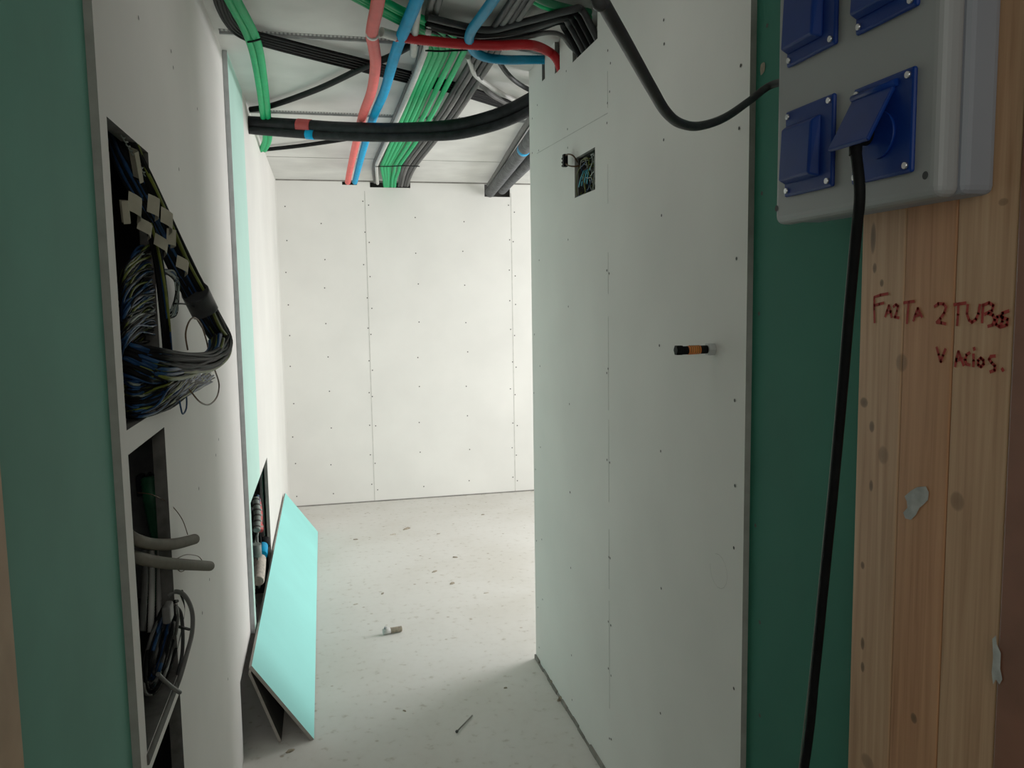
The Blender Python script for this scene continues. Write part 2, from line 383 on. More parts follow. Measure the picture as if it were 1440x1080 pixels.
# a faint pencilled ring low on the board
c = at(1011, 803, 0, RX)
ring = [(RX-.001, c.y+.042*math.cos(t*.4), c.z+.040*math.sin(t*.4)) for t in range(3, 17)]
mb.ribbon(ring, .0012, (1,0,0), 2)
struct(mb.build('wall_right', [M['board'], M['board_edge'], M['joint_soft'], M['base_dark'], M['screw']]), 'grey-white plasterboard partition on the right')
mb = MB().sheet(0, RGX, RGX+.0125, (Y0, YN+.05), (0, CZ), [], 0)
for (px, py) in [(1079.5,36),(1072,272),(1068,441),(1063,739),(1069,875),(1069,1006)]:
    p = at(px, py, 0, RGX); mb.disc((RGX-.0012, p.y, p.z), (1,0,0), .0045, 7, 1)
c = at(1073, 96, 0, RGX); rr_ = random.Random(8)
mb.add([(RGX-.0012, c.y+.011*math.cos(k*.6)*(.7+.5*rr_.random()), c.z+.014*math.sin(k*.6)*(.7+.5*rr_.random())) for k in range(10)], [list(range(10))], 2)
struct(mb.build('wall_right_green', [M['green'], M['screw'], M['debris']]), 'green moisture board with shade painted in, between the white wall and the planks')
struct(MB().box((RX+.115, Y0, 0), (RX+.15, YE-.02, CZ)).build('wall_right_outer', M['cavity']))
# room beyond the partition and the space behind the camera
struct(MB().box((RX+.15, YE-.12, 0), (3.4, YE-.02, CZ)).build('wall_side', M['board']))
WY, WZ = (3.72, 5.30), (.55, 2.2)
mb = MB().sheet(0, 3.4, 3.5, (YE-.12, YB+.1), (0, CZ), [(WY[0], WY[1], WZ[0], WZ[1])], 0)
struct(mb.build('wall_window', M['board']))
mb = MB()
ym = sum(WY)/2
for (a, b, c, d) in [(WY[0],WY[1],WZ[0],WZ[0]+.05),(WY[0],WY[1],WZ[1]-.05,WZ[1]),(WY[0],WY[0]+.05,WZ[0],WZ[1]),(WY[1]-.05,WY[1],WZ[0],WZ[1]),(ym-.03,ym+.03,WZ[0],WZ[1])]:
    mb.box((3.43, a, c), (3.47, b, d))
struct(mb.build('window_1', M['frame']))
struct(MB().box((-.75, Y0-.1, 0), (1.1, Y0, CZ)).build('wall_front', M['board']))

# door lining on either side of the camera
yl = at(22, 900, 0, -.330).y
mb = MB().box((GX, .25, 0), (-.330, yl, CZ)); struct(mb.build('trim_4', M['tan'], bevel=.004), 'raw timber door lining at the far left edge')
ywr = at(1418, 600, 0, WX).y
mb = MB().box((WX-.004, .25, 0), (RGX, ywr-.003, CZ)); struct(mb.build('trim_5', M['redwood'], bevel=.004), 'reddish varnished door lining at the right edge')

# ------------------------------------------------------------------ timber cladding with handwriting
yl2 = at(1204, 650, 0, WX).y
clad = empty('plank_panel', (WX, (yl2+ywr)/2, 0))
tag(clad, 'knotty pine plank panel with red handwriting, under the grey socket box', 'wooden panel')
mb = MB()
for a, b in ((yl2, SEAM1+.0012), (SEAM1-.0012, SEAM2+.0012), (SEAM2-.0012, ywr)):
    mb.box((WX, a, 0), (RGX-.002, b, CZ))
pl = mb.build('planks', M['pine'], clad, bevel=.0022)
def cw(cx, cy): return at(1180+cx/3.273, 270+cy/3.273, 0, WX-.0012)
L = [[(163,600),(161,540),(162,484),(190,474),(224,468)],[(162,522),(184,516),(204,511)],[(212,573),(221,545),(229,522),(236,548),(241,576)],[(216,556),(239,551)],
     [(250,528),(262,518),(271,525),(266,548),(256,576),(274,579)],[(299,510),(345,503)],[(320,505),(316,555),(312,604)],[(342,592),(352,562),(362,535),(371,555),(381,575)],[(348,572),(376,562)],
     [(440,527),(456,514),(480,515),(492,530),(484,556),(466,582),(449,600),(470,602),(489,607)],[(530,518),(582,511)],[(549,515),(547,565),(543,613)],
     [(592,520),(588,560),(598,590),(612,600),(630,585),(641,560),(648,520)],[(664,518),(660,560),(658,600)],[(660,522),(690,510),(710,522),(704,546),(672,562)],[(686,558),(708,566),(716,588),(706,612),(686,618)],
     [(728,574),(746,570),(752,596),(738,620),(722,610),(728,574)],[(779,548),(752,557),(752,578),(776,586),(772,612),(742,622)],
     [(449,716),(458,748),(468,782),(478,752),(489,724)],[(534,802),(540,768),(549,734),(560,765),(573,797)],[(539,776),(567,768)],[(600,740),(586,750),(580,772),(586,792),(601,796)],
     [(618,748),(619,775),(618,802)],[(621,718),(623,726)],[(652,764),(664,774),(665,792),(653,805),(640,796),(640,776),(652,764)],[(717,755),(698,757),(690,770),(702,786),(717,800),(716,820),(696,828)],[(750,814),(755,822)]]
for words, sel in (('FALTA', lambda st: st[0][1] < 640 and st[0][0] < 400), ('2', lambda st: st[0][1] < 640 and 400 < st[0][0] < 510), ('TUBOS', lambda st: st[0][1] < 640 and st[0][0] > 510), ('VACIOS.', lambda st: st[0][1] >= 640)):
    mb = MB()
    for st in L:
        if sel(st): mb.ribbon([cw(*p) for p in st], .0046, (1,0,0))
    plabel(mb.build('handwriting', M['ink'], clad), 'red marker handwriting reading ' + words)
for OL in ([(1281,690),(1290,685),(1302,684),(1306,692),(1305,703),(1299,709),(1293,714),(1288,724),(1281,731),(1273,729),(1270,721),(1276,714),(1275,705),(1272,698)],
           [(1399,898),(1404,893),(1405,905),(1411,918),(1410,940),(1413,955),(1409,962),(1404,955),(1400,962),(1398,945),(1400,925)]):
    c0 = V((sum(p[0] for p in OL)/len(OL), sum(p[1] for p in OL)/len(OL), 0))
    P = [at(x, y, 0, WX-.0012) for x, y in OL]; cc = at(c0.x, c0.y, 0, WX-.0018); n = len(P)
    if OL[0][0] > 1390: P = [p+V((-.004, 0, 0)) for p in P]; cc = cc+V((-.004, 0, 0))
    mb = MB().add(P+[cc], [(k, (k+1) % n, n) for k in range(n)]); plabel(mb.build('plaster_smear', M['plaster'], clad), 'grey-white smear of plaster')

# ------------------------------------------------------------------ socket box on the planks
XF, XL, XB = .778, .816, WX
BY = (.912, 1.303); BZ = (1.727, 2.20)
box = empty('socket_box', ((XF+XB)/2, sum(BY)/2, BZ[0]))
tag(box, 'pale grey surface-mounted distribution box with blue covered sockets, fixed above the planks', 'electrical box')
mb = MB().box((XL+.0015, BY[0]+.002, BZ[0]+.004), (XB-.0005, BY[1]-.002, BZ[1]-.004)); mb.build('box_base', M['boxshade'], box, bevel=.012, seg=3)
mb = MB().box((XF, BY[0], BZ[0]), (XL, BY[1], BZ[1]))
lid = mb.build('box_lid', M['boxgrey'], box, bevel=.014, seg=4)
for (y, z) in ((BY[0]+.022, BZ[0]+.030), (BY[1]-.010, BZ[0]+.028)):
    MB().disc(V((XF-.0006, y, z)), (1,0,0), .0055, 12).build('screw_hole', M['hole'], lid)
XS = XF-.008
SY = ((at(1172, 140, 0, XS).y, at(1104, 160, 0, XS).y), (at(1286, 90, 0, XS).y, at(1200, 118, 0, XS).y)); SZ = (((1.769, 1.910), (1.981, 2.125)), ((1.764, 1.902), (1.977, 2.118)))
for i, (ya, yb) in enumerate(SY):
    for j, (za, zb) in enumerate(SZ[i]):
        mb = MB().box((XF-.008, ya, za), (XF-.0005, yb, zb))
        cover = mb.build('socket_cover', M['socketblue'], box, bevel=.006, seg=2)
        opened = (i == 1 and j == 0)
        if opened: plabel(cover, 'blue socket cover with its flap lifted')
        hy = yb-.004; ny = ya+.034
        for (sy, sz) in ((ya+.010, za+.010), (yb-.010, za+.010), (ya+.010, zb-.010), (yb-.010, zb-.010)):
            s_ = MB().cyl((XF-.0075, sy, sz), (XF-.0115, sy, sz), .0045, 10); s_.build('screw', M['chrome'], cover)
        if not opened:
            q = MB(); x0, x1 = XF-.008, XF-.024
            A = [(x0, ny-.004, za+.020), (x0, hy, za+.020), (x0, hy, zb-.024), (x0, ny-.004, zb-.024)]
            B = [(x1, ny+.006, za+.026), (x1, hy-.004, za+.026), (x1+.004, hy-.004, zb-.032), (x1+.004, ny+.006, zb-.032)]
            q.add(A+B, [(0,1,2,3),(7,6,5,4),(0,4,5,1),(1,5,6,2),(2,6,7,3),(3,7,4,0)])
            q.build('flap', M['socketblue'], cover, bevel=.003)
        else:
            zt = zb-.014
            fl = MB(); d = V((-.040, 0, -.074)); e = V((-.006, 0, -.004))
            a = V((XF-.010, hy+.002, zt)); b = V((XF-.010, ya+.036, zt))
            fl.hexa([a, b, b+d, a+d], V((.005, 0, -.004)))
            flap = fl.build('flap', M['socketblue'], cover, bevel=.002)
            MB().cyl((XF-.010, ya+.030, zt), (XF-.010, hy+.002, zt), .005, 12).build('hinge', M['socketblue'], flap)
            yc = (ya+yb)/2
            MB().cyl((XF-.008, yc, za+.060), (XF-.013, yc, za+.060), .032, 28).build('socket_ring', M['socketblue'], cover)

yc = at(1213, 195, 0, XF-.02).y; zc = SZ[1][0][0]+.066
lead = empty('power_cable', (XF-.045, yc, zc))
tag(lead, 'black power cable plugged into the open blue socket and hanging down', 'cable')
mb = MB().cyl((XF-.012, yc, zc), (XF-.026, yc, zc), .016, 22)
mb.tube([(XF-.022, yc, zc+.004), (XF-.030, yc, zc-.004), (XF-.031, yc, zc-.030)], .0088, 14)
mb.build('plug', M['black'], lead)
pts = [V((XF-.031, yc, zc-.022))]+[at(x, y, 0, X) for x, y, X in ((1209,270,.746),(1204,330,.755),(1195,430,.775),(1184,560,.79),(1172,690,.80),(1159,820,.805),(1147,940,.81),(1131,1080,.815))]
d = pts[-1]-pts[-2]; pts += [pts[-1]+d*1.5+V((-.0,.05,-.1)), V((.80, pts[-1].y+.25, .012)), V((.72, pts[-1].y+.55, .012))]
MB().tube(pts, .0078, 12, 8).build('cord', M['black'], lead)
pw = [at(x-7, y, 0, X+.012) for x, y, X in ((1209,300,.75),(1204,330,.755),(1195,430,.775),(1184,560,.79),(1172,690,.80),(1159,820,.805),(1147,940,.81),(1131,1080,.815))]
pw.append(pw[-1]+(pw[-1]-pw[-2])*1.5); pw.append(V((pw[-1].x, pw[-1].y+.1, .004)))
tag(MB().tube(pw, .0014, 6, 6).build('pale_line', M['wwhite']), 'thin pale line just left of the black power cable', 'wire')  # slim pale tube following the left side of the cord

# cable that drops from above and loops into the side of the box
pts = [atd(x, y, dd) for x, y, dd in ((838,-14,.84),(850,8,.86),(880,60,.93),(915,122,1.04),(937,158,1.13),(958,174,1.24),(985,177,1.36),(1020,165,1.50),(1055,141,1.63),(1082,121,1.66))]
pts += [V((XL+.010, BY[1]+.03, at(1096, 112, 1, BY[1]+.03).z)), V((XL+.026, BY[1]-.005, at(1096, 112, 1, BY[1]).z+.003))]
pts = [V((pts[0].x-.03, pts[0].y-.02, CZ)), V((pts[0].x-.035, pts[0].y-.02, pts[0].z+.35)), V((pts[0].x-.03, pts[0].y-.015, pts[0].z+.12))]+pts
tag(MB().tube(pts, .0070, 14, 10).build('hanging_cable', M['dark']), 'dark grey cable sagging from above into the side of the socket box', 'cable')

# capped pipe stub
c = at(1004, 491, 0, RX); stub = empty('pipe_stub', (RX, c.y, c.z))
tag(stub, 'capped pipe stub with an orange label sticking out of the white right wall', 'pipe')
def hexring(mb, x0, x1, r): 
    vs = [(x, c.y+r*math.cos(math.pi/3*k), c.z+r*math.sin(math.pi/3*k)) for x in (x0, x1) for k in range(6)]
    mb.add(vs, [(0,1,2,3,4,5),(11,10,9,8,7,6)]+[(k, k+6, (k+1) % 6+6, (k+1) % 6) for k in range(6)])
    return mb
hexring(MB(), RX-.001, RX-.018, .0155).build('fitting', M['fit'], stub, bevel=.001)
MB().cyl((RX-.016, c.y, c.z), (RX-.088, c.y, c.z-.001), .0098, 20).build('pipe', M['black'], stub)
MB().cyl((RX-.036, c.y, c.z), (RX-.066, c.y, c.z-.0008), .0104, 20).build('orange_label', M['orange'], stub)
mb = MB()
for k in range(5): mb.cyl((RX-.040-.005*k, c.y, c.z), (RX-.0413-.005*k, c.y, c.z), .0107, 20)
mb.build('print_lines', M['wyel'], stub)
hexring(MB(), RX-.080, RX-.096, .0125).build('hex_cap', M['black'], stub, bevel=.0015)

# ------------------------------------------------------------------ leaning boards
bA = at(440, 1040, 2, .003); bB = at(448, 748, 2, .003); bA.x = bB.x = (bA.x+bB.x)/2
tA = at(353, 940, 0, BX+.016); tB = at(400, 700, 0, BX+.016)
ya, yb = bA.y, bB.y
zt = (tA.z+tB.z)/2; xb = bA.x
q = [V((xb, ya, .004)), V((xb, yb, .004)), V((BX+.016, yb, zt)), V((BX+.016, ya+.03, zt))]
nrm = (q[1]-q[0]).cross(q[3]-q[0]).normalized()
if nrm.x < 0: nrm = -nrm
mb = MB().hexa(q, -nrm*.0125)
for i, f in enumerate(mb.f):
    if i >= 1: mb.mi[i] = 1
M['edgebrown'] = mat('board_core', (.33, .30, .27), .95, .15, 40)
tag(mb.build('plasterboard_offcut', [M['turq'], M['edgebrown']]), 'long bright turquoise plasterboard strip leaning on the left wall', 'board')
x2 = at(393, 1037, 2, 0).x
q = [V((x2, ya+.01, .004)), V((x2, yb-.25, .004)), V((BX+.003, yb-.25, zt-.03)), V((BX+.003, ya+.03, zt-.03))]
n2 = (q[1]-q[0]).cross(q[3]-q[0]).normalized()
if n2.x < 0: n2 = -n2
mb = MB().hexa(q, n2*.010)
for i in range(len(mb.f)): mb.mi[i] = 1 if i < 2 else 0  # broad faces take the dark cavity colour in place of shade
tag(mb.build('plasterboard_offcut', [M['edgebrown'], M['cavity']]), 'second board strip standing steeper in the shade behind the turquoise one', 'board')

# ------------------------------------------------------------------ services under the ceiling
def zpath(L, z):               # (px, py[, z]) -> points under the ceiling
    return [at(p[0], p[1], 2, p[2] if len(p) > 2 else z) for p in L]
def cond(name, L, z, r, mt, label, cat='conduit', corr=.05, group=None, ext=None, pre=None, n=10):
    pts = zpath(L, z)
    if ext: pts += [V(e) for e in ext]
    if pre: pts = [V(e) for e in pre]+pts
    o = MB().tube(pts, r, n, 8, 0, corr, max(.006, r*.55)).build(name, mt); tag(o, label, cat, group); return o
# black cable group that runs along the left, then slants across the ceiling
nm = ['on its camera side', 'second from its camera side', 'in its middle', 'second from its back-wall side', 'on its back-wall side']
for i in range(5):
    L = [(296+i*5, -30), (304+i*5, 5), (316+i*4, 30-i*1), (334+i*3, 49-i*2), (366, 62-i*3.6), (440, 82-i*3.8), (500, 97-i*3.8), (560, 112-i*3.5), (640, 131-i*3.4), (722, 156-i*3), (770, 168-i*3)]
    cond('black_cable', L, 2.535, .0068, M['black'], 'black cable of the slanting group of five, %s' % nm[4-i], 'cable', 0, 'slanting black ceiling cables')
cond('black_cable', [(352,154),(384,148),(450,124),(515,93),(548,80),(590,58),(640,42)], 2.53, .013, M['black'], 'single dark cable rising from the left wall to cross the slanting black group', 'cable', 0)
cond('black_cable', [(366,211),(430,204),(505,192),(560,176)], 2.54, .012, M['black'], 'thin dark cable near the back wall, below the thick black pipe', 'cable', 0)
# left green pair
for i, s_ in enumerate(('left', 'right')):
    L = [(306+i*11, -30), (322+i*11, 0), (351+i*10, 57), (363+i*8, 110), (370+i*7, 163), (373+i*6, 195), (367+i*5, 211)]
    cond('green_conduit', L, 2.50, .0135, M['cgreen'], '%s of the two green conduits running along the top of the left wall' % s_)
# long red and blue pipes
red = cond('red_conduit', [(536,-30),(530,10),(523,46),(526,68),(528,92),(522,130),(510,163),(501,200),(492,240),(489,256)], 2.47, .0200, M['red'], 'pale red conduit running along the corridor into the back wall', corr=.04)
c0 = at(524, 46, 2, 2.47)
plabel(MB().cyl(c0+V((0,-.010,0)), c0+V((.0,.012,0)), .0225, 18).build('joint_ring', M['lightgrey'], red), 'pale joint ring')
cond('blue_conduit', [(598,-30),(580,15),(561,60),(550,95),(540,130),(525,165),(513,203),(503,240),(499,256)], 2.475, .0190, M['blue'], 'bright blue conduit running along the corridor beside the pale red one', corr=.04)
# branches into the right wall
s0 = at(790, 86, 0, RX)
br = cond('red_conduit', [(556,51),(600,57),(650,62),(700,64),(745,63)], 2.475, .0165, M['dred'], 'deep red conduit crossing the ceiling into the top of the right wall', corr=.04,
          ext=[(RX-.035, 2.975, 2.515), (RX-.004, 2.975, 2.49), (RX+.012, 2.975, 2.455), (RX+.03, 2.975, 2.40)])
g = MB().tube(zpath([(536,45),(546,48),(560,52)], 2.475), .0155, 14, 4); plabel(g.build('coupling', M['lightgrey'], br), 'pale grey coupling')
cond('blue_conduit', [(712,-30),(697,-5),(678,22),(663,43),(660,58),(668,73),(685,81),(710,84)], 2.485, .0165, M['dblue'], 'deep blue conduit bending into the top of the right wall', corr=.04,
     ext=[at(742, 84, 0, RX-.07), at(764, 84, 0, RX-.002), at(764, 84, 0, RX)+V((.04, 0, 0))])
# the bunch of green conduits with the bend
od = ['first', 'second', 'third', 'fourth', 'fifth', 'sixth']
for i in range(6):
    gx = (0, 8.5, 17, 24, 36, 49)[i]; e = gx/49*5
    L = [(452, -29-4*i), (510, 3-4*i), (563, 31-3.6*i), (590+6*i, 45-1.5*i), (604+gx*.98, 66-i), (604+gx, 73-i), (602+gx, 80-i), (584+gx*.9, 120), (566+gx*.80, 165), (551+gx*.68, 200), (540+e*5.2, 226), (537+e*5.0, 233), (537.5+e*4.6, 240), (540+e*3.2, 252), (541+e*2.8, 262)]
    cond('green_conduit', L, 2.515 if i != 3 else 2.528, .0112, M['cgreen'], '%s green conduit from the white one in the bunch bending towards the back wall' % od[i], 'conduit', .05, 'bunch of green conduits')
cond('white_conduit', [(604,30),(602,45),(599,66),(597,74),(594,82),(580,118),(562,160),(545,198),(532,226),(529.5,233),(529.5,240),(531,258)], 2.51, .0112, M['lightgrey'], 'long white conduit along the left side of the green bunch')
cond('white_conduit', [(596,-30),(589,0),(584,40),(581,77)], 2.49, .0120, M['lightgrey'], 'short white conduit ending beside the blue pipe near the red branch')
for i, s_ in enumerate(('left', 'right')):
    L = [(617+i*10,-30),(606+i*10,5),(597+i*9,45),(588+i*8,88),(572+i*7,125),(556+i*7,163),(540+i*6,200),(526+i*5,232),(527+i*4,256)]
    cond('grey_conduit', L, 2.535, .0115, M['grey'], '%s of two grey conduits half hidden above the long white conduit' % s_)
for j in range(4):
    L = [(735+9*j,-30),(720+9*j,0),(690+9*j,45),(664+9.5*j,84),(640+9*j,124),(615+8*j,166),(590+7*j,200),(567+6*j,233),(563+4.4*j,250),(561+4*j,261)]
    cond('grey_conduit', L, 2.52, .0110, M['grey'] if j % 2 else M['dark'], '%s grey conduit counted from the green bunch, running to the back wall notch' % od[j], 'conduit', .05, 'grey conduits beside the green bunch')
# cable ties round the bunch
def strap(name, L, z, label):
    tag(MB().tube(zpath(L, z), .0035, 6, 3).build(name, M['black']), label, 'cable tie')
strap('cable_tie', [(528,234),(548,234),(568,233),(590,234)], 2.498, 'black tie across the conduit bunch just before the back wall')
strap('cable_tie', [(598,71),(620,72),(640,71),(660,70)], 2.498, 'black tie across the green conduits below the red branch')
strap('cable_tie', [(348,59),(356,58),(366,55)], 2.485, 'black tie on the green pair over the left wall')
# loose conduits on the right
cond('white_conduit', [(658,80),(662,90),(669,106),(690,122),(716,137),(742,149),(775,160)], 2.515, .0095, M['lightgrey'], 'slim pale conduit curving from the grey bunch to the right', corr=.05)
cond('grey_conduit', [(698,70),(704,90),(722,112),(748,128),(775,136)], 2.525, .0100, M['dark'], 'dark grey conduit curving down behind the edge of the right wall')
cond('grey_conduit', [(670,110),(690,132),(720,148),(750,160),(780,170)], 2.53, .0115, M['grey'], 'grey conduit just below the slim pale one by the right wall')
# thick insulated pair crossing low
def crossing(Lq, r, label):
    P = [at(x, y, 1, Y) for x, y, Y in Lq]
    o = MB().tube(P, r, 18, 10).build('insulated_pipe', M['blackfoam']); return tag(o, label, 'pipe')
YP = lambda x: 4.22 if x < 350 else 4.22-(x-350)/400*.64
big = crossing([(x, y, YP(x)) for x, y in ((325,170),(356,172.5),(420,176.5),(470,180),(530,182),(580,181.5),(640,177),(690,165),(725,151),(756,134),(800,108))], .0305, 'thick black insulated pipe crossing the corridor from the left wall')
low = crossing([(x, y, YP(x)-.01) for x, y in ((325,179),(358,183),(420,188),(470,191),(530,193),(580,192.5),(640,190),(690,179),(725,166),(756,150),(800,124))], .0215, 'thinner black insulated pipe hugging the underside of the thick one')
P = [at(x, y, 1, YP(x)) for x, y in ((419,176.4),(428,177.1),(438,177.9))]
plabel(MB().tube(P, .0325, 18, 3).build('red_tape', M['redstripe'], big), 'band of red tape')
P = [at(x, y, 1, YP(x)-.01) for x, y in ((431,188.8),(442,189.6))]
plabel(MB().cyl(P[0], P[1], .0232, 16).build('blue_tape', M['blue'], low), 'scrap of blue tape')
# lagged pipes into the back wall, right
for i, (L, r) in enumerate((([(689,271),(700,257),(713,240),(730,218),(748,194),(775,158)], .038), ([(706,267),(716,256),(730,242),(750,222),(780,192)], .036))):
    o = cond('lagged_pipe', L, 2.475, r, M['foam'], ('left grey lagged pipe entering the notch at the right of the back wall', 'right grey lagged pipe entering the same notch, with a blue wrap beside it')[i], 'pipe', .03, n=16)
    if i == 0:
        P = zpath([(736,210.5),(738.2,207.5)], 2.475); plabel(MB().cyl(P[0], P[1], .0395, 16).build('blue_wrap', M['blue'], o), 'ring of blue tape')
cond('grey_conduit', [(687,260),(699,242),(713,219),(730,192),(746,167),(770,130)], 2.52, .016, M['grey'], 'slim grey conduit above the lagged pipes at the back wall')
# cables into the hole at the top of the right wall
for k in range(5):
    e = V((RX+.03, 2.74-.045*k, 2.40)); w = V((RX-.012, 2.74-.045*k, 2.475)); w2 = V((RX-.045, 2.735-.045*k, 2.52))
    pts = [e, w, w2]+zpath([(786+4*k, 30-4*k), (752-3*k, 42-3*k), (706-4*k, 50-2*k), (655, 53-4*k), (600, 40-4*k)], 2.515-.006*(k % 3))
    tag(MB().tube(pts, .0115, 12, 8).build('black_cable', M['dark'] if k in (1, 4) else M['black']), '%s dark cable from the left in the hole at the right wall top' % od[k], 'cable', 'cables into the hole at the top of the right wall')
pts = [V((RX+.02, 2.775, 2.45)), V((RX-.01, 2.78, 2.475))]+zpath([(790,50),(770,46),(742,52),(712,57),(680,58)], 2.50)
tag(MB().tube(pts, .008, 10, 8).build('grey_cable', M['grey']), 'slim grey cable lying lowest across the mouth of that wall hole', 'cable')
for i in range(2):
    cond('green_conduit', [(700,-30-6*i),(735,-10-6*i),(762,6-6*i),(792,16-6*i),(830,26-8*i)], 2.53, .0125, M['cgreen' if i == 0 else 'dgreen'], ('bright green conduit at the top edge above the wall hole', 'dark green conduit just behind it at the top edge')[i])

# ------------------------------------------------------------------ box hole in the right wall
rg = random.Random(21)
cav = MB().box((RX+.066, 2.53, 1.93), (RX+.070, 2.80, 2.125)); 
for (a, b) in (((RX+.014,2.535,1.945),(RX+.066,2.553,2.11)), ((RX+.014,2.779,1.945),(RX+.066,2.797,2.11)), ((RX+.014,2.54,1.94),(RX+.066,2.79,1.957)), ((RX+.014,2.54,2.098),(RX+.066,2.79,2.115))): cav.box(a, b)
tag(cav.build('back_box', M['cavity']), 'dark square junction box sunk in the right wall', 'junction box')
def tangle(mb, n, ctr, ext, r, mats, rnd, seg=6):
    for k in range(n):
        p = V(tuple(c+rnd.uniform(-e, e) for c, e in zip(ctr, ext))); d = V((0, rnd.uniform(-1, 1), rnd.uniform(-1, 1))).normalized(); pts = [p]
        for s_ in range(seg):
            d = (d+V((rnd.uniform(-.5, .5), rnd.uniform(-1, 1), rnd.uniform(-1, 1)))*.9).normalized()
            q = pts[-1]+d*min(ext[1], ext[2])*.55
            q = V(tuple(max(c-e, min(c+e, x)) for c, e, x in zip(ctr, ext, q))); pts.append(q)
        mb.tube(pts, r*rnd.uniform(.8, 1.2), 6, 5, rnd.choice(mats))
mb = MB(); tangle(mb, 40, (RX+.026, 2.666, 2.02), (.024, .098, .058), .0016, [0,0,1,2,2,2,3,3], rg)
tag(mb.build('wire_tangle', [M['black'], M['wblue'], M['wwhite'], M['wyel']]), 'tangle of thin wires inside the square hole of the right wall', 'wires', kind='stuff')
mb = MB()
for k in range(4):
    a = at(814+3.9*k, 263-1.6*k, 0, RX+.004); b = at(821+3.2*k, 240-1.8*k, 0, RX+.006); mb.tube([a, (a+b)/2+V((-.003,.002*(k-1.5),0)), b], .0021, 8, 4)
tag(mb.build('blue_wire', M['wteal']), 'short bundle of blue wires lying in the square wall hole', 'wires')
pl_ = empty('cable_connector', at(795, 226, 0, RX-.02))
tag(pl_, 'small black connector on a looped wire hanging out of the square hole', 'connector')
lp = [at(x, y, 0, X) for x, y, X in ((812,228,RX+.01),(806,219,RX-.015),(798,217,RX-.025),(794,222,RX-.025))]
lp2 = [at(x, y, 0, X) for x, y, X in ((794,229,RX-.025),(800,233,RX-.025),(808,234,RX-.01),(815,233,RX+.012))]
mb = MB().tube(lp, .0028, 8, 6).tube(lp2, .0028, 8, 6); mb.build('wire', M['wbrown'], pl_)
c = at(794.5, 226, 0, RX-.026)
mb = MB().box((c.x-.008, c.y-.012, c.z-.022), (c.x+.008, c.y+.008, c.z+.022))
for dz in (-.015, -.003, .010): mb.box((c.x-.006, c.y+.006, c.z+dz-.003), (c.x+.006, c.y+.026, c.z+dz+.004))
mb.build('housing', M['black'], pl_, bevel=.002)

# ------------------------------------------------------------------ wiring cabinet, upper opening
def xp(L): return [at(x, y, 0, X) for x, y, X in L]
def bundle(mb_by_mat, L, n, rad, r, mats, rnd, twist=1.5):
    C = xp(L)
    for k in range(n):
        a = rnd.uniform(0, 6.28); q = rad*math.sqrt(rnd.random()); m_ = rnd.choice(mats); pts = []
        for i, c in enumerate(C):
            aa = a+twist*i/len(C)+rnd.uniform(-.25, .25)
            pts.append(c+V((math.cos(aa)*q*.7, math.sin(aa)*q*.6, math.sin(aa*1.3+1)*q*.8)))
        mb_by_mat.setdefault(m_, MB()).tube(pts, r*rnd.uniform(.8, 1.25), 6, 5)
rb = random.Random(5)
def put_bundle(root, D):
    for m_, mb_ in D.items():
        o = mb_.build('wires', M[m_], root); o['label'] = {'black':'black wires','wblue':'blue wires','wyel':'yellow-green earth wires','wbrown':'brown wires','wwhite':'whitish wires','dark':'dark grey wires'}[m_]
PA = [(160,168,-.372),(180,222,-.352),(202,268,-.335),(228,318,-.318),(252,368,-.300),(276,415,-.280),(297,452,-.262),(312,478,-.250),(309,498,-.248),(288,510,-.262),(255,513,-.282),(220,508,-.305),(190,502,-.335),(168,498,-.365)]
root = empty('cable_bundle', at(300, 470, 0, -.26))
tag(root, 'large looped bundle of dark cables with paper tags hanging out of the upper wall opening', 'cable bundle')
D = {}; bundle(D, PA, 95, .031, .0040, ['black']*10+['wblue']*3+['wyel'], rb); put_bundle(root, D)
PC = [(303,478,-.255),(296,500,-.258),(266,520,-.28),(230,524,-.295),(200,516,-.325),(170,507,-.365)]
D = {}; bundle(D, PC, 46, .026, .0033, ['wyel']*3+['wblue']*4+['black']*3, rb); put_bundle(root, D)
o = MB().tube(xp([(274,410,-.281),(283,428,-.273),(289,440,-.266)]), .031, 14, 5).build('tape_wrap', M['dark'], root); plabel(o, 'dark tape wrapped round the bundle')
def papertag(x, y, X, w, h, ang, par):
    c = at(x, y, 0, X); ca, sa = math.cos(ang), math.sin(ang)
    pts = []
    for i in range(5):
        for j in (0, 1):
            a, b = (i/4-.5)*w, (j-.5)*h
            pts.append(c+V((.012*math.sin(i*.9+ang), a*ca-b*sa, a*sa+b*ca)))
    return MB().add(pts, [(2*i, 2*i+2, 2*i+3, 2*i+1) for i in range(4)], 0, True).build('paper_tag', M['tag'], par)
for a in [(173,298,-.338,.030,.040,.2),(189,292,-.325,.045,.040,-.5),(203,322,-.318,.03,.034,-.8),(215,292,-.315,.03,.045,-.6),(234,311,-.298,.05,.036,-.5),(226,345,-.31,.036,.034,-.8),(239,335,-.30,.02,.036,-.4),(256,374,-.285,.03,.036,-.8),(190,232,-.333,.034,.06,.55)]:
    papertag(*a, root)
root = empty('cable_bundle', at(235, 480, 0, -.35))
tag(root, 'narrower dark bundle dropping straight down inside the upper opening, left of the big loop', 'cable bundle')
D = {}; bundle(D, [(168,190,-.385),(188,250,-.37),(206,300,-.345),(220,350,-.325),(229,410,-.312),(234,460,-.31),(237,500,-.318)], 22, .011, .0032, ['black']*4+['wblue']*3+['wyel'], rb); put_bundle(root, D)
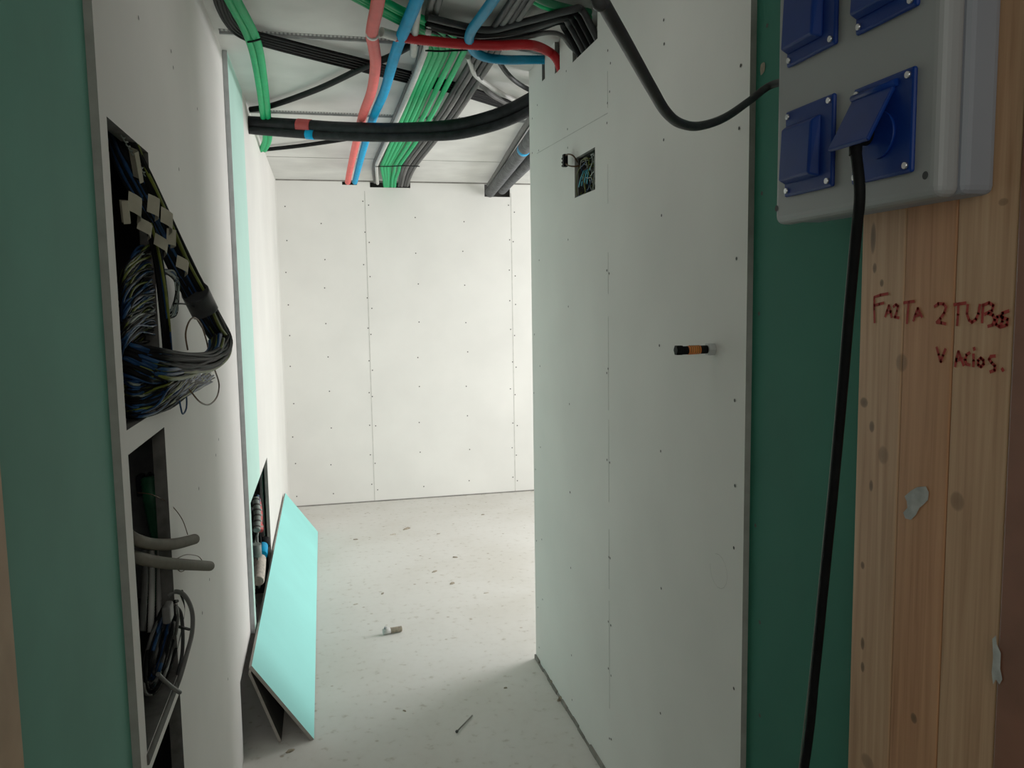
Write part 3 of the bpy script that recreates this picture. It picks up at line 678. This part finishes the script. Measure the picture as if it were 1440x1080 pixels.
# cord with a twist at the top of the opening
pts = []
A = xp([(166,180,-.345),(186,214,-.335),(206,248,-.325)])
for i in range(60):
    t = i/59; p = A[0].lerp(A[2], t); pts.append(p+V((.002*math.cos(t*70), .003*math.cos(t*70), .003*math.sin(t*70))))
tag(MB().tube(pts, .0013, 5, 1, spline=False).build('twisted_cord', M['wwhite']), 'pale twisted cord at the top of the upper wall opening', 'cord')
# tangles: lots of fine wires
def loopy(mb, n, cx, cy, sx, sy, X0, X1, r, mats, rnd, ang, xmin=171):
    for k in range(n):
        x, y, X = cx+rnd.gauss(0, sx*.45), cy+rnd.gauss(0, sy*.45), rnd.uniform(X0, X1); a = ang+rnd.uniform(-.32, .32); l = rnd.uniform(.8, 1.35)
        dx, dy = math.cos(a)*sx*l, math.sin(a)*sx*l; bow = rnd.uniform(-.6, .6)
        if x-abs(dx) < xmin: x = xmin+abs(dx)
        mb.tube(xp([(x-dx, y-dy, X-.05), (x-dx*.5-dy*bow*.35, y-dy*.5+dx*bow*.35, X-.004), (x+dx*.5-dy*bow*.3, y+dy*.5+dx*bow*.3, X+.004), (x+dx, y+dy, X-.035)]), r*rnd.uniform(.8, 1.3), 6, 6, rnd.choice(mats))
mb = MB()
for k in range(190):
    y0 = rb.uniform(398, 512); h = rb.uniform(.6, 1.15); j = lambda q: rb.uniform(-q, q); X = rb.uniform(-.375, -.338)
    mb.tube(xp([(169+j(1.5), y0, X-.02), (177+j(3), y0-22*h+j(5), X), (193+j(4), y0-45*h+j(6), X+.004), (211+j(4), y0-58*h+j(7), X+.004), (227+j(5), y0-52*h+j(8), X-.004), (234+j(3), y0-34*h+j(9), X-.03)]), .0022*rb.uniform(.7, 1.35), 6, 5, rb.choice([0]*6+[1]*6+[2]*2+[3]))
tag(mb.build('wire_tangle', [M['black'], M['wblue'], M['wyel'], M['wwhite']]), 'mass of blue, black and yellow-green wires filling the upper wall opening', 'wires', kind='stuff')
mb = MB()
for k in range(150):
    t = rb.random(); j = lambda q: rb.uniform(-q, q); y0 = 522+62*t; e = rb.uniform(.55, 1.0)
    mb.tube(xp([(176+j(2), y0+j(4), -.362), (196+j(3), y0+3+j(4), -.335), (196+44*e, y0-2-8*t+j(4), -.31), (196+78*e+j(4), 538+12*t+j(5), -.292), (196+104*e+j(4), 528+6*t+j(5), -.285)]), .0023*rb.uniform(.7, 1.3), 6, 5, rb.choice([0]*10+[1]*5+[2]*3+[3]))
tag(mb.build('wire_tangle', [M['black'], M['wblue'], M['wyel'], M['wwhite']]), 'splayed tangle of wire ends below the looped bundle, over the white shelf band', 'wires', kind='stuff')
mb = MB()
for k in range(26):
    mb.tube(xp([(232+rb.uniform(-4,6), 382+rb.uniform(-4,4), -.318),(246+rb.uniform(-3,5), 385+rb.uniform(-4,8), -.308),(251+rb.uniform(-4,2), 405+rb.uniform(-8,8), -.308),(246+rb.uniform(-5,4), 430+rb.uniform(-8,10), -.314),(238, 440+rb.uniform(-5,8), -.322)]), .0019, 6, 5, rb.choice([0,0,1,2]))
tag(mb.build('wire_coil', [M['black'], M['wwhite'], M['wblue']]), 'small coil of thin wires hanging at the right edge of the upper opening', 'wires')
for L, m_, lab in (([(246,427,-.30),(262,428,-.29),(278,434,-.28),(288,446,-.265)], 'black', 'thin black wire bridging from the coil to the big bundle'),
    ([(264,492,-.28),(261,470,-.28),(266,452,-.275),(274,447,-.272),(283,457,-.27),(290,478,-.266),(293,492,-.265)], 'wbrown', 'brown wire loop standing up inside the big cable loop'),
    ([(302,520,-.262),(308,540,-.262),(305,558,-.262),(294,569,-.265),(281,565,-.272),(268,550,-.285),(260,540,-.295)], 'wbrown', 'brown wire loop drooping below the tip of the big bundle'),
    ([(246,520,-.30),(250,548,-.30),(254,572,-.30),(257,582,-.298),(262,574,-.295),(262,556,-.295),(258,540,-.30)], 'wblue', 'hooked blue wire hanging below the bundle')):
    tag(MB().tube(xp(L), .0019, 8, 7).build('loose_wire', M[m_]), lab, 'wire')

# ------------------------------------------------------------------ wiring cabinet, lower opening
enc = empty('breaker_panel', (-.47, 2.32, .95)); tag(enc, 'dark breaker enclosure deep inside the lower wall opening', 'electrical panel')
MB().box((-.535, 2.345, .80), (-.385, 2.365, 1.42)).build('back_plate', M['metal_dark'], enc, bevel=.004)
for (xa, xb, ya_, yb_) in ((190, 201, 670, 698), (204, 211, 668, 700), (214, 226, 668, 690)):
    p, q = at(xa, ya_, 1, 2.30), at(xb, yb_, 1, 2.30)
    MB().box((p.x, 2.30, q.z), (q.x, 2.345, p.z)).build('breaker', M['flint'], enc, bevel=.003)
tag(MB().tube(xp([(211,672,-.40),(214,700,-.395),(220,730,-.39),(226,765,-.385),(226,800,-.385),(220,850,-.39)]), .020, 16, 8, 0, .06, .009).build('green_conduit', M['dgreen']), 'thick dark green corrugated conduit inside the lower wall opening', 'conduit')
for L, lab in (([(172,744,-.40),(187,757,-.352),(212,765,-.335),(245,765,-.315),(274,758,-.30)], 'upper of two grey conduit stubs poking out of the lower opening'),
               ([(172,776,-.40),(188,783,-.352),(226,791,-.325),(262,794,-.30),(295,796,-.285)], 'lower, longer grey conduit stub poking out of the lower opening')):
    root = empty('conduit_stub', at(L[2][0], L[2][1], 0, L[2][2])); tag(root, lab, 'conduit')
    P = xp(L); MB().tube(P, .0112, 14, 8, 0, .05, .0045).build('corrugated_tube', M['warmgrey'], root)
    e = P[-1]; d = (P[-1]-P[-2]).normalized()
    MB().cyl(e-d*.002, e+d*.0012, .0085, 14).build('opening', M['hole'], root)
    tip = (e, e+d*.006+V((0,0,-.002)))
    if 'lower' in lab[:6]: MB().tube([e-d*.01, e+d*.006+V((0,0,-.004)), e+d*.010+V((0,.004,-.006))], .0028, 8, 4).build('wire_end', M['wbrown'], root)
for L, lab in (([(193,693,-.38),(215,696,-.35),(240,710,-.335),(256,730,-.32),(264,752,-.31)], 'hair-thin pull wire arching into the upper grey conduit stub'),
               ([(248,786,-.315),(262,780,-.305),(278,782,-.30),(284,788,-.295)], 'hair-thin wire curling over the lower conduit stub'),
               ([(246,796,-.315),(254,804,-.31),(262,800,-.31)], 'hair-thin wire curling under the lower conduit stub')):
    tag(MB().tube(xp(L), .0010, 6, 6).build('pull_wire', M['wbrown']), lab, 'wire')
for i, x in enumerate((208, 218, 228)):
    tag(MB().tube(xp([(x-4, 775, -.385), (x-4, 812, -.38), (x-6+i, 850, -.375), (x-8+2*i, 890, -.375)]), .0065, 10, 6, 0, .04, .006).build('grey_conduit', M['lightgrey' if i else 'grey']), '%s of the three slim upright conduits in the lower opening' % ('leftmost', 'middle', 'rightmost')[i], 'conduit')
LP = [(246,842,-.335),(224,853,-.35),(206,885,-.355),(198,930,-.36),(204,968,-.365),(222,975,-.36),(240,950,-.345),(250,905,-.335),(252,868,-.33),(244,846,-.335)]
rc = random.Random(9)
for k in range(14):
    ox, oy, sc = rc.uniform(-4, 4), rc.uniform(-10, 4), rc.uniform(.15, 1.0)
    P = xp([(228+(x-226)*sc*.8+ox-(y-910)*.14, 912+(y-910)*(.55+.5*sc)+oy, X+rc.uniform(-.012, .012)) for x, y, X in LP])
    tag(MB().tube(P, .0035, 8, 6).build('coiled_cable', M[rc.choice(['wblue', 'black', 'dark', 'grey'])]), 'one turn of the dark cables coiled at the foot of the lower opening', 'cable', 'coiled cables in the lower opening')
for L, r, m_, lab in (([(236,838,-.345),(247,832,-.33),(260,838,-.315),(270,860,-.308),(270,890,-.308),(262,922,-.312),(254,950,-.322),(246,972,-.335)], .0050, 'grey', 'big grey cable loop bulging out of the lower opening'),
    ([(244,850,-.335),(254,862,-.325),(257,890,-.322),(256,920,-.325),(250,948,-.332),(242,970,-.345)], .0040, 'dark', 'inner dark cable loop beside the big grey loop'),
    ([(222,948,-.335),(232,958,-.33),(244,968,-.325),(253,974,-.318)], .0044, 'grey', 'grey cable end lying across the ledge of the lower opening')):
    tag(MB().tube(xp(L), r, 10, 8).build('grey_cable', M[m_]), lab, 'cable')
tag(MB().cyl(*xp([(242,879,-.335),(266,885,-.312)]), .0032, 10).build('cable_peg', M['black']), 'short black peg sticking through the cable loops', 'peg')
c = at(236, 858, 0, -.322)
tag(MB().box((c.x-.008, c.y-.022, c.z-.022), (c.x+.008, c.y+.020, c.z+.014)).build('cable_clip', M['grey'], bevel=.005), 'pale clip gathering the coiled cables in the lower opening', 'clip')
mb = MB().box((-.46, CY[0]-.005, ZL[0]-.022), (AX+.004, CY[1]+.012, ZL[0]-.002))
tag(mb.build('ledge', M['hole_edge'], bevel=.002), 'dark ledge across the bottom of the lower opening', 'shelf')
mb = MB(); tangle(mb, 14, (-.40, 1.63, .55), (.03, .12, .16), .003, [0,0,1,2], rc)
tag(mb.build('wire_tangle', [M['black'], M['dgreen'], M['grey']]), 'loose dark wires below the ledge at the bottom left', 'wires', kind='stuff')

# ------------------------------------------------------------------ opening low in the far left wall
def lp_(L): return [at(x, y, 0, X) for x, y, X in L]
for i in range(4):
    root = MB().tube(lp_([(359+2.6*i, 700+2*i, -.335-.02*i), (362+2.6*i, 722, -.325-.02*i), (361+2.4*i, 746, -.325-.02*i)]), .016, 10, 5).build('terminal_strip', M['redstripe' if i in (1, 2) else 'wwhite'])
    tag(root, ('whitish terminal strip nearest in the low wall opening', 'nearer red terminal strip in the low wall opening', 'farther red terminal strip in the low wall opening', 'whitish terminal strip farthest in the low wall opening')[i], 'terminal strip')
    mb = MB()
    P = lp_([(359+2.6*i, 700+2*i, -.335-.02*i), (362+2.6*i, 722, -.325-.02*i), (361+2.4*i, 746, -.325-.02*i)])
    for k in range(6):
        t = (k+.5)/6; c = P[0].lerp(P[1], t*2) if t < .5 else P[1].lerp(P[2], t*2-1); d = (P[2]-P[0]).normalized()
        mb.cyl(c-d*.004, c+d*.004, .0168, 10)
    mb.build('stripes', M['wwhite' if i in (1, 2) else 'cavity'], root)
root = empty('capped_pipe', at(369, 781, 0, -.335)); tag(root, 'blue pipe with a black cap in the low wall opening above the leaning board', 'pipe')
MB().cyl(*lp_([(371,757,-.34),(371,768,-.34)]), .030, 16).build('pipe_cap', M['black'], root)
MB().cyl(*lp_([(370,768,-.337),(369,781,-.335)]), .024, 16).build('pipe_sleeve', M['blue'], root)
tag(MB().cyl(*lp_([(361,765,-.33),(362,782,-.33)]), .020, 14).build('pipe_sleeve', M['wwhite']), 'white sleeve beside the blue one in the low wall opening', 'pipe')
tag(MB().tube(lp_([(366,786,-.34),(365,800,-.335),(363,818,-.335)]), .026, 14, 5, 0, .06, .012).build('corrugated_pipe', M['debris_pale']), 'beige corrugated pipe low in the wall opening behind the board', 'pipe')
mb = MB(); tangle(mb, 16, (-.365, 3.85, .46), (.02, .28, .2), .006, [0,0,1,2], rc)
tag(mb.build('wire_tangle', [M['black'], M['wwhite'], M['wblue']]), 'dark wires in the low opening above the leaning board', 'wires', kind='stuff')

# ------------------------------------------------------------------ litter on the floor
def chip(px, py, w, l, h, ang, mt, label, cat='rubble', name='rubble_chip'):
    w *= .62; l *= .62; h *= .8
    c = at(px, py, 2, 0); r_ = random.Random(int(px*7+py)); ca, sa = math.cos(ang), math.sin(ang)
    n = 7; vs = []
    for lev in (0, 1):
        for k in range(n):
            t = 2*math.pi*k/n; q = (.75+.4*r_.random())*(1 if lev == 0 else .7)
            x, y = w/2*q*math.cos(t), l/2*q*math.sin(t)
            vs.append(c+V((x*ca-y*sa, x*sa+y*ca, .0005 if lev == 0 else h*(.6+.5*r_.random()))))
    o = MB().add(vs, [tuple(range(n))[::-1], tuple(range(n, 2*n))]+[(k, (k+1) % n, (k+1) % n+n, k+n) for k in range(n)]).build(name, mt)
    tag(o, label, cat)
chip(636, 821, .07, .03, .012, .5, M['debris'], 'dark brown flake in the middle of the lit floor')
chip(572, 744, .12, .04, .014, .6, M['debris'], 'brown scrap near the back wall, below its left joint')
chip(553, 752, .08, .03, .010, .2, M['debris_pale'], 'pale scrap just in front of the brown one by the back wall')
chip(640, 784, .06, .03, .010, -.3, M['debris'], 'small brown flake beyond the middle flake')
chip(611, 804, .07, .03, .008, .6, M['debris'], 'thin brown flake left of the middle flake')
chip(711, 968, .03, .012, .008, 0, M['debris'], 'reddish brown chip on the shaded floor near the right wall')
chip(500, 759, .06, .03, .008, .1, M['debris'], 'brown speck of rubble left of centre near the back wall')
chip(538, 835, .05, .02, .008, 1.0, M['debris'], 'dark curl of debris between the turquoise board and the white fitting')
chip(569, 1000, .03, .012, .006, -.8, M['debris'], 'thin splinter on the shaded floor')
chip(408, 1057, .07, .03, .010, .5, M['debris'], 'dark scrap lying in front of the leaning boards')
chip(500, 850, .05, .02, .006, .3, M['debris_pale'], 'pale flake beside the turquoise board')
chip(616, 751, .05, .02, .006, .2, M['debris'], 'speck of rubble right of the brown scrap near the back wall')
chip(684, 834, .06, .02, .005, .3, M['debris_pale'], 'pale flake on the lit floor near the right wall')
chip(679, 724, .05, .02, .008, .3, M['debris'], 'small dark speck close to the back wall at the right')
chip(777, 962, .05, .03, .02, .3, M['debris'], 'lump of grey rubble at the foot of the right wall')
chip(788, 985, .05, .03, .018, .2, M['debris'], 'second lump of rubble nearer along the foot of the right wall')
c = at(549, 891, 2, 0); fit = empty('pipe_fitting', c); tag(fit, 'small whitish and rust fitting lying on the lit floor', 'fitting')
MB().tube([c+V((-.002,0,.016)), c+V((.03,.004,.016)), c+V((.055,.010,.015))], .0135, 14, 4).build('tube_piece', M['debris'], fit)
MB().cyl(c+V((-.036,-.006,.015)), c+V((0,0,.016)), .0145, 14).build('white_end', M['lightgrey'], fit)
MB().cyl(c+V((-.025,-.004,.025)), c+V((-.022,-.004,.038)), .0075, 10).build('cap', M['boxgrey'], fit)
a = at(643, 1028, 2, .006); b = at(664, 1006, 2, .004)
nl = empty('screw', a); tag(nl, 'long dark screw lying on the shaded floor', 'screw')
MB().tube([a, b], .0026, 8, 1, spline=False).build('shank', M['base_dark'], nl)
MB().cyl(a-(b-a).normalized()*.006, a, .0055, 10).build('head', M['screw'], nl)

# ------------------------------------------------------------------ light
w = bpy.data.worlds.new('daylight'); S.world = w; w.use_nodes = True
w.node_tree.nodes['Background'].inputs[0].default_value = (.95, .97, 1, 1); w.node_tree.nodes['Background'].inputs[1].default_value = 1.2
def area(name, loc, direc, sx, sy, power, col):
    l = bpy.data.lights.new(name, 'AREA'); l.shape = 'RECTANGLE'; l.size = sx; l.size_y = sy; l.energy = power; l.color = col
    o = bpy.data.objects.new(name, l); COL.objects.link(o); o.location = loc
    o.rotation_euler = V(direc).to_track_quat('-Z', 'Z').to_euler(); return o
area('window_light', (3.6, ym, 1.45), (-1, -.05, -.12), 1.55, 1.6, 92, (1.0, .985, .97))
area('ceiling_fill', (.28, 2.0, 2.53), (0, .45, -1), .8, 1.0, .8, (1.0, .96, .91))  # added fill lamp above the frame, lifts the mid corridor walls
area('rear_fill', (.28, -1.1, 2.1), (.0, 1, -.30), 1.0, .8, 5.0, (1.0, .95, .88))  # added fill lamp behind the camera
area('side_fill', (-.30, -.25, 1.7), (1, .75, -.05), .7, 1.3, 3.0, (1.0, .95, .88))  # added fill lamp out of view, brightens the socket box and planks
S.view_settings.view_transform = 'Standard'
S.view_settings.look = 'None'
S.view_settings.exposure = 0
S.view_settings.gamma = 1.2
